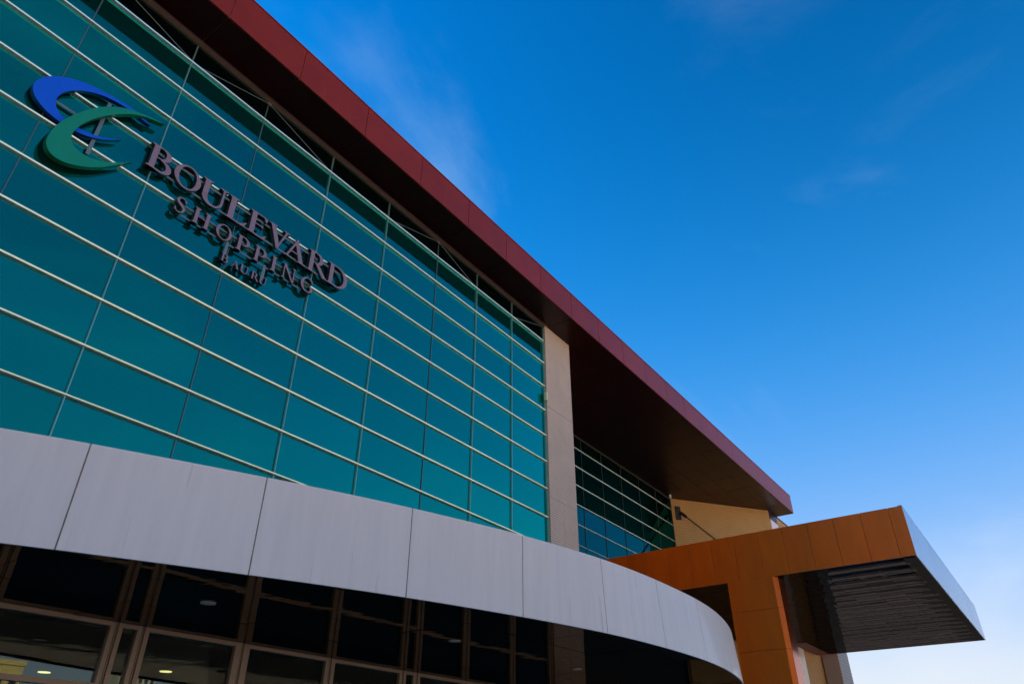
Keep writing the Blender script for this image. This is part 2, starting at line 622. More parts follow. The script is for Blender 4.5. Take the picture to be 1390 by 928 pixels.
def curtain(y, xs, zrows, ztop, zbot, row_mats, name_label, strong, fin=1.0):
    cw = box_obj('curtain_wall', xs[0], xs[-1], y + 0.06, y + 0.3, z(zbot), z(ztop) - 0.02, M['back'], mall)
    cw['label'] = name_label
    zz = [ztop] + zrows + [zbot]
    for r in range(len(zz) - 1):
        for c in range(len(xs) - 1):
            zc = (zz[r] + zz[r + 1]) / 2
            hh = zz[r] - zz[r + 1]
            if hh < 0.05:
                continue
            ww = xs[c + 1] - xs[c]
            rot = (R(random.gauss(0, 0.06)), 0, R(random.gauss(0, 0.08)))
            shared_box('glass_pane', ww - 0.012, 0.024, hh - 0.012, row_mats(r), ((xs[c] + xs[c + 1]) / 2, y + 0.025, z(zc)), cw, rot)
    # horizontal caps: rounded nose, one bar per row line
    prof = [(0.0, -0.052), (-0.054, -0.026), (-0.067, -0.019), (-0.0725, -0.006), (-0.077, 0.010), (-0.071, 0.018), (-0.055, 0.020), (0.0, 0.020)]
    for zr in zrows:
        b = MB()
        n = len(prof)
        v = [(xx, y + 0.012 + py * fin, z(zr) + pz * fin) for xx in (xs[0], xs[-1]) for py, pz in prof]
        b.add(v, [(i, (i + 1) % n, n + (i + 1) % n, n + i) for i in range(n)] + [tuple(range(n)), tuple(range(n, 2 * n))])
        b.obj('transom', M['alu'], cw)
    for k, xx in enumerate(xs):
        if strong(k):
            box_obj('mullion', xx - 0.009, xx + 0.009, y - 0.040, y + 0.012, z(zbot), z(ztop) - 0.03, M['mull'], cw)
        else:
            box_obj('mullion', xx - 0.011, xx + 0.011, y - 0.010, y + 0.012, z(zbot), z(ztop) - 0.03, M['alu_dull'] if fin == 1.0 else M['dark_frame'], cw)
    box_obj('head_channel', xs[0], xs[-1], y - 0.05, y + 0.012, z(ztop) - 0.09, z(ztop) - 0.022, M['dark_frame'], cw)
    return cw


FAINT = {2.185, 6.417, 13.346}
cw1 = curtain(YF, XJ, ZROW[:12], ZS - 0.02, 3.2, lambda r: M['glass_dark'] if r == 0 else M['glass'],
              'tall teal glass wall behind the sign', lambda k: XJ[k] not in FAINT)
XB = [25.2, 27.42, 29.63, 31.74, 33.95, 36.16, 38.40, 40.58]
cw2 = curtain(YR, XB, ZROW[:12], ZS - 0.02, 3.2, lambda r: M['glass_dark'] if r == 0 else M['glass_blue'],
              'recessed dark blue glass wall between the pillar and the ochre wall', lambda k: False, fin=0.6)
# bracing rods across the top row
for a, b in (((4.40, 14.70), (6.417, 15.33)), ((6.417, 15.33), (8.55, 14.74)), ((11.15, 14.72), (13.30, 15.34)), ((13.30, 15.34), (15.20, 14.74)),
             ((17.62, 14.73), (19.55, 15.36)), ((0.07, 14.70), (2.18, 15.33)), ((2.18, 15.33), (4.25, 14.74))):
    MB().tube((a[0], 12.455, z(a[1])), (b[0], 12.455, z(b[1])), 0.009, 6).obj('brace_rod', M['bracket'], cw1)
for x in (6.417, 13.30):
    shared_box('brace_clamp', 0.09, 0.03, 0.07, M['frame'], (x, 12.45, z(15.32)), cw1)

# roof: core slab, fascia and soffit panels
YFA = 11.28
roof = MB().prism_xy([(-30, YFA + 0.03), (47.97, YFA + 0.03), (47.97, 46), (-30, 46)], z(ZS) + 0.012, z(16.60)).obj('roof', M['seal'], mall)
roof['label'] = 'flat dark red roof with deep overhang'
FX = [-30 + 2.15 * i for i in range(15)] + [4.30, 6.42, 8.72, 11.04, 13.38, 15.5]
FX = sorted([x for x in FX if x < 3]) + [4.30, 6.42, 8.72, 11.04, 13.38, 15.5]
x = 15.5
while x < 45.5:
    x += 2.165
    FX.append(x)
FX.append(48.0)
for a, b in zip(FX[:-1], FX[1:]):
    shared_box('fascia_panel', b - a - 0.016, 0.03, 1.17, M['red'], ((a + b) / 2, YFA + 0.0105, z(16.04)), roof,
               (R(random.gauss(0, .12)), 0, R(random.gauss(0, .06))), 0.004)
shared_box('fascia_panel', 0.03, 34.5, 1.17, M['red'], (47.985, YFA + 17.3, z(16.04)), roof)
MB().box(-30, 48.03, YFA - 0.02, YFA + 0.10, z(16.63), z(16.665)).obj('roof_coping', M['red'], roof)


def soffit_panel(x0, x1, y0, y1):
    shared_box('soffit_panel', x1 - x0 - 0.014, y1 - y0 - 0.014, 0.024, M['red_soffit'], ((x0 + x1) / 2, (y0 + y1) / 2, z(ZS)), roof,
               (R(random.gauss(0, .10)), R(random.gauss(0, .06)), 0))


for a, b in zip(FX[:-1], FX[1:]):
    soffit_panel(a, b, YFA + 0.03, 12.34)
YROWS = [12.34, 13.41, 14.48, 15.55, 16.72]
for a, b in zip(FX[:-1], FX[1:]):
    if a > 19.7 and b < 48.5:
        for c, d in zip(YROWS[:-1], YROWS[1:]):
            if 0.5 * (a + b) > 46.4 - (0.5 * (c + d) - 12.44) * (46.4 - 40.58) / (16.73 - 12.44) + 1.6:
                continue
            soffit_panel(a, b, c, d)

# pillars of beige cladding
def pillar(x0, x1, y0, y1, cut=None, lab=None):
    p = box_obj('pillar', x0 + 0.02, x1 - 0.02, y0 + 0.02, y1, 0.0, z(ZS) - 0.014, M['seal_w'], mall)
    if lab:
        p['label'] = lab
    levels = [0.13, z(2.4), z(5.4), z(8.44), z(11.9), z(ZS) - 0.016]
    for i, (a, b) in enumerate(zip(levels[:-1], levels[1:])):
        xs = [x0, (x0 + x1) / 2, x1] if i < 3 else [x0, x1]
        for c, d in zip(xs[:-1], xs[1:]):
            shared_box('stone_panel', d - c - 0.010, 0.03, b - a - 0.012, M['stone'], ((c + d) / 2, y0 + 0.012, (a + b) / 2), p)
    for sx in (x0 + 0.012, x1 - 0.012):
        shared_box('stone_panel', 0.024, y1 - y0 - 0.06, z(ZS) - 0.20, M['stone'], (sx, (y0 + y1) / 2 + 0.02, (z(ZS) - 0.016) / 2 + 0.08), p)
    return p


pillar(19.62, 21.43, 12.40, 13.7, lab='tall beige ribbed pillar between the two glass walls')
pillar(-10.4, -8.6, 12.40, 13.7)
# splayed walls either side of the recess
sw = MB().prism_xy([(40.60, 16.70), (46.40, 12.46), (47.5, 12.9), (47.5, 16.92), (40.60, 16.92)], 0.0, z(ZS) - 0.016).obj('splayed_wall', M['ochre'], mall)
sw['label'] = 'ochre ribbed wall splayed back to the recessed glass'
MB().prism_xy([(27.4, 16.70), (21.43, 12.6), (21.35, 12.9), (21.35, 16.92), (27.4, 16.92)], 0.0, z(ZS) - 0.016).obj('splayed_wall', M['ochre'], mall)
rp = box_obj('end_pillar', 46.42, 47.93, 12.42, 13.4, 0.0, z(14.86), M['white'], mall)
box_obj('pillar_cap', 46.42, 47.93, 12.44, 13.4, z(14.87), z(ZS) - 0.016, M['red_soffit'], mall)
box_obj('side_wall', 48.0, 57.9, 12.46, 16.9, 0.0, z(15.40), M['ochre'], mall)
box_obj('side_wall', -30.0, -10.42, 12.46, 12.84, 0.0, z(ZS) - 0.016, M['ochre'], mall)
# ridge of metal flashing on the low side wall
box_obj('wall_coping', 48.0, 57.9, 12.40, 12.8, z(15.405), z(15.45), M['dark_steel'], mall)

# ------------------------------------------------------------------ white curved entrance canopy
CP = [(-2.4, 12.6), (-0.6, 11.25), (1.2, 10.15), (3.05, 9.12), (5.5, 8.02), (7.56, 7.26), (9.66, 6.66), (11.7, 6.24), (13.7, 6.06), (15.7, 6.06),
      (17.6, 6.27), (19.6, 6.73), (21.5, 7.4), (23.5, 8.4), (25.4, 9.75), (26.9, 11.2), (28.0, 12.6)]


def cr_pt(i, u):
    P = [np.array(CP[max(0, min(len(CP) - 1, i + k))]) for k in (-1, 0, 1, 2)]
    return 0.5 * ((2 * P[1]) + (-P[0] + P[2]) * u + (2 * P[0] - 5 * P[1] + 4 * P[2] - P[3]) * u * u + (-P[0] + 3 * P[1] - 3 * P[2] + P[3]) * u ** 3)


DENSE = [cr_pt(i, k / 24) for i in range(len(CP) - 1) for k in range(24)] + [np.array(CP[-1])]
DX = np.array([p[0] for p in DENSE])
DY = np.array([p[1] for p in DENSE])
# smooth away any lumps from the control points
for _ in range(60):
    DY[1:-1] = 0.5 * DY[1:-1] + 0.25 * (DY[:-2] + DY[2:])


def cy(x):
    return float(np.interp(x, DX, DY))


ZB, ZT = 2.30, 3.60
canopy = MB()
xs = np.linspace(-2.3, 27.9, 90)
canopy.prism_xy([(float(x), cy(x) + 0.06 + 0.10 * max(0, min(1, (x - 10) / 5))) for x in xs] + [(27.9, 12.48), (-2.3, 12.48)], z(2.36), z(3.50))
can = canopy.obj('entrance_canopy', M['seal_w'], mall)
can['label'] = 'white curved entrance canopy with glossy black underside'
JX = [-2.3, -0.55, 1.45, 3.53, 5.51, 7.59, 9.66, 11.66, 13.65, 15.70, 17.75, 19.75, 21.6, 23.3, 24.9, 26.4, 27.9]


def inset(x):
    return 0.11 * max(0.0, min(1.0, (x - 9.5) / 5.0))


for a, b in zip(JX[:-1], JX[1:]):
    bmx = MB()
    n = 10
    ga = 0.008
    pts = np.linspace(a + ga, b - ga, n)
    lo_o, hi_o, lo_i, hi_i = [], [], [], []
    for x in pts:
        x = float(x)
        yb = cy(x)
        s_ = (cy(x + .05) - cy(x - .05)) / 0.1
        nx, ny = -s_ / math.hypot(1, s_), 1 / math.hypot(1, s_)
        yt = yb + inset(x)
        lo_o.append((x, yb, z(ZB)))
        hi_o.append((x, yt, z(ZT)))
        lo_i.append((x + nx * .035, yb + ny * .035, z(ZB)))
        hi_i.append((x + nx * .035, yt + ny * .035, z(ZT)))
    loops = [lo_o, hi_o, hi_i, lo_i]
    for r in range(4):
        A_, B_ = loops[r], loops[(r + 1) % 4]
        bmx.add(A_ + B_, [(k, k + 1, n + k + 1, n + k) for k in range(n - 1)], 0)
    bmx.add([q[0] for q in loops], [(0, 1, 2, 3)])
    bmx.add([q[-1] for q in loops], [(3, 2, 1, 0)])
    bmx.obj('fascia_panel', M['white'], can, smooth=True)
for x in JX[1:-1]:
    sl_ = (cy(x + .05) - cy(x - .05)) / 0.1
    ln = math.hypot(1, sl_)
    tx, ty, nx, ny = 1 / ln, sl_ / ln, -sl_ / ln, 1 / ln
    vv = []
    for zz, yy_ in ((z(ZB) + .003, cy(x)), (z(ZT) - .003, cy(x) + inset(x))):
        for (u_, d_) in ((-.007, .007), (.007, .007), (.007, .034), (-.007, .034)):
            vv.append((x + tx * u_ + nx * d_, yy_ + ty * u_ + ny * d_, zz))
    MB_ = MB()
    MB_.add(vv, [(0, 1, 2, 3), (4, 5, 6, 7), (0, 1, 5, 4), (1, 2, 6, 5), (2, 3, 7, 6), (3, 0, 4, 7)])
    MB_.obj('sealant_joint', M['seal_w'], can)
# black gloss underside, panel by panel
srow = [0, 1.55, 3.1, 4.65, 6.6]
for a, b in zip(JX[:-1], JX[1:]):
    for r0, r1 in zip(srow[:-1], srow[1:]):
        x0, x1 = a + .006, b - .006
        yhi, ylo = 12.42 - r0 - .01, 12.42 - r1
        xx_ = [x0 + (x1 - x0) * q / 12 for q in range(13)]
        xx_ = [q for q in xx_ if cy(q) + .04 < yhi - .01]
        if len(xx_) < 2:
            continue
        lowp = [(q, max(cy(q) + .04, ylo)) for q in xx_]
        poly = lowp + [(xx_[-1], yhi), (xx_[0], yhi)]
        ta, tb, tc_ = (random.uniform(-.0018, .0018) for _ in range(3))
        b_ = MB().prism_xy(poly, z(2.33), z(2.352))
        b_.v = [(p[0], p[1], p[2] + ta * (p[0] - x0) + tb * (p[1] - ylo) + tc_) for p in b_.v]
        b_.obj('soffit_panel', M['black'], can)
for (dx, dy) in ((6.26, 9.97), (10.8, 9.0), (15.2, 9.0)):
    b_ = MB()
    b_.tube((dx, dy, z(2.318)), (dx, dy, z(2.327)), 0.11, 20)
    dl = b_.obj('downlight', M['lamp_off'], can)

# ------------------------------------------------------------------ entrance glazing under the canopy
ent = box_obj('entrance_front', -2.3, 19.6, 12.56, 12.62, z(2.20), z(2.345), M['gasket'], mall)
ent['label'] = 'bronze framed entrance glazing under the canopy'
DOORS = [(-1.9, -0.1), (0.15, 0.40), (0.65, 2.35), (2.65, 4.25), (4.48, 6.17), (6.38, 6.63), (6.85, 8.57), (8.90, 10.79), (11.05, 13.02), (13.24, 13.50),
         (13.73, 15.29), (15.58, 17.4), (17.65, 19.4)]
ZRAIL = 1.36
for (a, b) in DOORS:
    for (zb, zt) in ((0.18, z(ZRAIL) - .02), (z(ZRAIL) + .06, z(2.27))):
        shared_box('glass_pane', b - a - 0.01, 0.012, zt - zb, M['door_glass'], ((a + b) / 2, 12.53, (zt + zb) / 2), ent)
    # frame members round each light
    shared_box('frame_head', b - a, 0.10, 0.075, M['frame'], ((a + b) / 2, 12.50, z(2.305)), ent)
    shared_box('frame_rail', b - a, 0.09, 0.078, M['frame'], ((a + b) / 2, 12.505, z(ZRAIL) + .02), ent)
    shared_box('frame_sill', b - a, 0.10, 0.05, M['frame'], ((a + b) / 2, 12.50, 0.155), ent)
ed = [(-2.3, -1.9)] + [(DOORS[i][1], DOORS[i + 1][0]) for i in range(len(DOORS) - 1)] + [(19.4, 19.6)]
for (a, b) in ed:
    wd = b - a
    third = (wd - 0.05) / 2
    for cx in (a + third / 2, b - third / 2):
        shared_box('frame_post', third, 0.11, z(2.345) - 0.13, M['frame'], (cx, 12.50, (z(2.345) + 0.13) / 2), ent, None, 0.006)
    shared_box('frame_gasket', 0.016, 0.08, z(2.34) - 0.14, M['gasket'], ((a + b) / 2 - 0.016, 12.52, (z(2.34) + 0.14) / 2), ent)
    shared_box('frame_cover', 0.016, 0.10, z(2.34) - 0.14, M['frame'], ((a + b) / 2, 12.51, (z(2.34) + 0.14) / 2), ent)
    shared_box('frame_gasket', 0.016, 0.08, z(2.34) - 0.14, M['gasket'], ((a + b) / 2 + 0.016, 12.52, (z(2.34) + 0.14) / 2), ent)
# the hall inside
hall = MB()
hall.box(-2.3, 28.4, 12.7, 23.95, z(2.62), z(2.66))
hall.box(-2.5, -2.3, 12.7, 23.95, 0, z(2.62))
ho = hall.obj('hall_ceiling', M['interior'], mall)
box_obj('hall_floor', -2.3, 28.4, 12.7, 23.95, 0.131, 0.15, M['int_floor'], mall)
for (rx, ry, which) in ((.432, .119, 'leftmost of the lit hall lamps, low in the wide left pane'), (.465, .112, 'lit hall lamp at the bottom edge, second from the left'),
                        (.587, .136, 'lit hall lamp right of the narrow side light, above the mirrored tower'),
                        (.798, .177, 'fourth lit hall lamp from the left, high behind the glass'), (.891, .158, 'rightmost of the lit hall lamps')):
    y = 2.6 / ry
    b_ = MB().tube((rx * y, y, z(2.60)), (rx * y, y, z(2.618)), 0.15, 14)
    lo = b_.obj('ceiling_lamp', M['lamp_on'])
    tag(lo, which, 'lamp', 'lit lamps inside the hall')

# ------------------------------------------------------------------ orange portico
XP = 29.4
YE = 3.0
PT, PB = 9.0, 7.16
port = thing('portico', 'orange metal clad drop-off portico with glossy black ceiling jutting out at the right', 'portico', (40, 8, 0))
plan = [(XP + .04, YE + .04), (50.5, YE + .04), (50.5, 12.38), (46.3, 12.38), (40.5, 16.6), (XP + .04, 16.6)]
pc = MB().prism_xy(plan, z(PB) + .03, z(PT) - .02).obj('portico_roof', M['seal'], port)
ys = [YE]
y = 3.50
while y < 16.4:
    ys.append(y)
    y += 1.008
ys.append(16.6)
for a, b in zip(ys[:-1], ys[1:]):
    shared_box('cladding_panel', 0.04, b - a - 0.012, PT - PB, M['orange'], (XP + .02, (a + b) / 2, z((PT + PB) / 2)), pc,
               (0, R(random.gauss(0, .25)), R(random.gauss(0, .25))), 0.004)
xs_ = list(np.linspace(XP, 50.54, 23))
for a, b in zip(xs_[:-1], xs_[1:]):
    a, b = float(a), float(b)
    shared_box('end_panel', b - a - 0.012, 0.04, PT - PB, M['silver'], ((a + b) / 2 + (0.042 if a == XP else 0), YE + .02, z((PT + PB) / 2)), pc,
               (R(random.gauss(0, .15)), 0, R(random.gauss(0, .3))), 0.004)
MB().box(XP - .004, 50.56, YE - .004, YE + .15, z(PT) + .004, z(PT) + .03).obj('roof_coping', M['silver'], pc)
shared_box('cladding_panel', 0.04, 9.3, PT - PB, M['orange'], (50.52, 7.7, z((PT + PB) / 2)), pc)
# mirror-black ceiling panels, each slightly pillowed
def pillow_mesh(sx, sy, sag):
    b_ = MB()
    nx, ny = 8, 3
    for j in range(ny + 1):
        for i in range(nx + 1):
            u, v_ = i / nx, j / ny
            zz = -sag * math.sin(math.pi * u) * (0.65 + 0.35 * math.sin(math.pi * v_))
            b_.v.append(((u - .5) * sx, (v_ - .5) * sy, zz))
    for j in range(ny):
        for i in range(nx):
            a = j * (nx + 1) + i
            b_.f.append((a, a + nx + 1, a + nx + 2, a + 1))
            b_.mi.append(0)
    me = bpy.data.meshes.new('soffit_panel')
    me.from_pydata(b_.v, [], b_.f)
    me.materials.append(M['black_wavy'])
    for p in me.polygons:
        p.use_smooth = True
    return me


PX = list(np.linspace(XP + .05, 50.5, 18))
pm = [pillow_mesh(PX[1] - PX[0] - .01, 0.998, s_) for s_ in (.012, .015, .018)]
yy = 3.50
sy_rows = [(YE + .05, 3.50)]
while yy < 16:
    sy_rows.append((yy, yy + 1.008))
    yy += 1.008
pm_first = pillow_mesh(PX[1] - PX[0] - .01, 0.44, .005)
for a, b in zip(PX[:-1], PX[1:]):
    for (c, d) in sy_rows:
        mxx, my = (a + b) / 2, (c + d) / 2
        lim = 12.38 if mxx > 46.3 else (16.6 if mxx < 40.5 else 16.6 - (mxx - 40.5) * (16.6 - 12.38) / 5.8)
        if d > lim:
            continue
        me = pm_first if d - c < .6 else random.choice(pm)
        link('soffit_panel', me, (float(mxx), my, z(PB) + .012), pc, (R(random.gauss(0, .06)), R(random.gauss(0, .06)), 0))
# column under the side beam
YC0, YC1 = 8.07, 10.09
colm = MB().prism_xy([(XP + .05, YC0 + .18), (XP + .18, YC0 + .05), (XP + .95, YC0 + .05), (XP + .95, YC1 - .05), (XP + .05, YC1 - .05)], 0.0, z(PB) + .01).obj(
    'column', M['seal'], port)
colm['label'] = 'orange clad column with chamfered corner'
lv = [0.13, z(-.02), z(1.5), z(3.0), z(4.50), z(5.98), z(PB) + .008]
for a, b in zip(lv[:-1], lv[1:]):
    a += .006
    b -= .006
    box_obj('cladding_panel', XP, XP + .04, YC0 + .17, YC1, a, b, M['orange'], colm)
    MB().prism_xy([(XP + .003, YC0 + .165), (XP + .165, YC0 + .003), (XP + .2, YC0 + .04), (XP + .04, YC0 + .2)], a, b).obj('corner_trim', M['orange'], colm)
    box_obj('cladding_panel', XP + .17, XP + 1.0, YC0, YC0 + .04, a, b, M['orange_gloss'], colm)
    box_obj('cladding_panel', XP + .045, XP + 1.0, YC1 - .045, YC1 - .004, a, b, M['orange'], colm)
    box_obj('cladding_panel', XP + .955, XP + .998, YC0 + .045, YC1 - .05, a, b, M['orange'], colm)
# pier that carries the far side
pier = MB().prism_xy([(52.0, 11.42), (54.75, 11.42), (54.75, 12.39), (52.0, 12.39)], 0.0, z(8.2)).obj('support_pier', M['pier_tile'], port)
pier['label'] = 'cream and grey pier behind the portico'
box_obj('pier_panel', 51.96, 51.998, 11.42, 12.39, 0.13, z(8.2), M['pier'], pier)

# tie rod from the ochre wall to the portico roof
tie = thing('tie_rod', 'slender brown steel tie rod from the ochre wall down to the portico roof', 'tie rod', (40.95, 16.3, z(14.6)))
MB().tube((40.95, 16.30, z(14.55)), (40.95, 11.0, z(9.03)), 0.055, 12).obj('rod', M['steel'], tie)
MB().tube((40.95, 16.30, z(14.55)), (40.95, 15.95, z(14.185)), 0.09, 12).obj('rod_end', M['dark_steel'], tie)
MB().prism_xy([(40.78, 16.57), (41.05, 16.37), (41.01, 16.31), (40.74, 16.51)], z(14.1), z(14.95)).obj('wall_plate', M['dark_steel'], tie)

# small fittings
fx = MB()
fx.box(19.50, 19.60, 12.33, 12.43, z(12.08), z(12.40))
lp = fx.obj('wall_lamp', M['cream_box'])
tag(lp, 'small cream box lamp fixed beside the beige pillar at the edge of the glass', 'lamp')
cmo = thing('dome_camera', 'tiny white dome camera under the red soffit at the ochre wall corner', 'camera', (39.98, 16.45, z(15.35)))
MB().tube((39.98, 16.45, z(15.30)), (39.98, 16.45, z(15.435)), 0.07, 12).obj('mount', M['lamp_off'], cmo)
bmd = bmesh.new()
bmesh.ops.create_uvsphere(bmd, u_segments=12, v_segments=8, radius=0.075)
me = bpy.data.meshes.new('dome')
bmd.to_mesh(me)
bmd.free()
me.materials.append(M['lamp_off'])
link('dome', me, (39.98, 16.45, z(15.27)), cmo)

# ------------------------------------------------------------------ emblem sign
GREEN = [(4.06, 11.99), (3.79, 11.94), (3.48, 11.83), (3.24, 11.71), (3.03, 11.54), (2.84, 11.33), (2.67, 11.08), (2.52, 10.79), (2.4, 10.52), (2.33, 10.24),
         (2.31, 10.02), (2.33, 9.87), (2.4, 9.75), (2.52, 9.685), (2.68, 9.685), (2.88, 9.76), (3.08, 9.88), (3.29, 10.05), (3.48, 10.26), (3.65, 10.47),
         (3.77, 10.63), (3.62, 10.465), (3.42, 10.29), (3.21, 10.16), (3.01, 10.10), (2.82, 10.105), (2.7, 10.17), (2.645, 10.28), (2.635, 10.42),
         (2.68, 10.63), (2.78, 10.87), (2.91, 11.1), (3.09, 11.35), (3.29, 11.57), (3.48, 11.74), (3.69, 11.86), (3.9, 11.93)]
BLUE = [(3.84, 11.80), (3.66, 11.87), (3.45, 11.905), (3.21, 11.895), (2.97, 11.865), (2.73, 11.82), (2.49, 11.75), (2.28, 11.65), (2.08, 11.51), (1.92, 11.35),
        (1.82, 11.18), (1.775, 11.02), (1.785, 10.88), (1.86, 10.75), (1.97, 10.66), (2.11, 10.59), (2.26, 10.55), (2.41, 10.53), (2.58, 10.53),
        (2.74, 10.555), (2.94, 10.62), (3.18, 10.76), (3.45, 11.01), (3.2, 10.83), (3.02, 10.735), (2.84, 10.675), (2.66, 10.65), (2.52, 10.65),
        (2.41, 10.67), (2.31, 10.72), (2.23, 10.81), (2.185, 10.95), (2.2, 11.1), (2.26, 11.25), (2.36, 11.39), (2.51, 11.54), (2.67, 11.65),
        (2.85, 11.74), (3.05, 11.795), (3.28, 11.825), (3.5, 11.825), (3.7, 11.80)]


def smooth_outline(pts, sharp, it=2):
    """Chaikin-like refinement that keeps the sharp tips"""
    pts = [tuple(p) for p in pts]
    keep = {pts[i] for i in sharp}
    for _ in range(it):
        o = []
        n = len(pts)
        for i in range(n):
            a, b = pts[i], pts[(i + 1) % n]
            pa = a if a in keep else (a[0] * .75 + b[0] * .25, a[1] * .75 + b[1] * .25)
            pb = b if b in keep else (a[0] * .25 + b[0] * .75, a[1] * .25 + b[1] * .75)
            if not o or o[-1] != pa:
                o.append(pa)
            if pb not in keep:
                o.append(pb)
        pts = o
    return pts


def crescent(name, pts, sharp, yref, y0, y1, mats, parent):
    k = y0 / yref
    pts = smooth_outline([(a * k, c * k) for a, c in pts], sharp)
    b_ = MB().prism_xz([(a, z(c)) for a, c in pts], y0, y1, 0, 1)
    return b_.obj(name, mats, parent)


em = thing('emblem_sign', 'blue and green crescent emblem standing off the glass left of the lettering', 'sign', (2.8, 12.3, z(9.7)))
crescent('blue_crescent', BLUE, (0, 22), 12.08, 12.345, 12.45, [M['blue'], M['blue_side']], em)
crescent('green_crescent', GREEN, (0, 20), 12.0, 12.27, 12.40, [M['green'], M['green_side']], em)
box_obj('rail', 2.05, 2.75, 12.452, 12.47, z(11.22), z(11.28), M['bracket'], em)
box_obj('upright', 3.06, 3.13, 12.41, 12.438, z(10.5), z(11.98), M['bracket'], em)
box_obj('upright', 2.62, 2.69, 12.41, 12.438, z(10.35), z(10.9), M['bracket'], em)
for xx, zz in ((3.09, 10.7), (3.09, 11.85), (2.65, 10.6)):
    box_obj('standoff', xx - .02, xx + .02, 12.439, 12.5, z(zz) - .02, z(zz) + .02, M['dark_steel'], em)

# ------------------------------------------------------------------ lettering, drawn stroke by stroke
T, TH, SE = 0.165, 0.055, 0.04


def arc(cx, cy_, rx, ry, a0, a1, wf, n=22):
    pts = []
    ws = []
    for i in range(n + 1):
        a = R(a0 + (a1 - a0) * i / n)
        pts.append((cx + rx * math.cos(a), cy_ + ry * math.sin(a)))
        ws.append(wf(a))
    return ('rib', pts, ws)


def sw_(a):                      # stress: thick at the sides, thin at top and bottom
    return TH + (T - TH) * abs(math.cos(a)) ** 1.4


def rect(x0, y0, x1, y1):
    return ('poly', [(x0, y0), (x1, y0), (x1, y1), (x0, y1)])


def stem(x, w=T, lo=True, hi=True, e=.075):
    p = [rect(x, 0, x + w, 1)]
    if lo:
        p.append(('poly', [(x - e, 0), (x + w + e, 0), (x + w + e, SE * .7), (x + w - .01, SE * 2), (x + .01, SE * 2), (x - e, SE * .7)]))
    if hi:
        p.append(('poly', [(x - e, 1), (x - e, 1 - SE * .7), (x + .01, 1 - SE * 2), (x + w - .01, 1 - SE * 2), (x + w + e, 1 - SE * .7), (x + w + e, 1)]))
    return p


def diag(x0, y0, x1, y1, w):
    return ('poly', [(x0 - w / 2, y0), (x0 + w / 2, y0), (x1 + w / 2, y1), (x1 - w / 2, y1)])


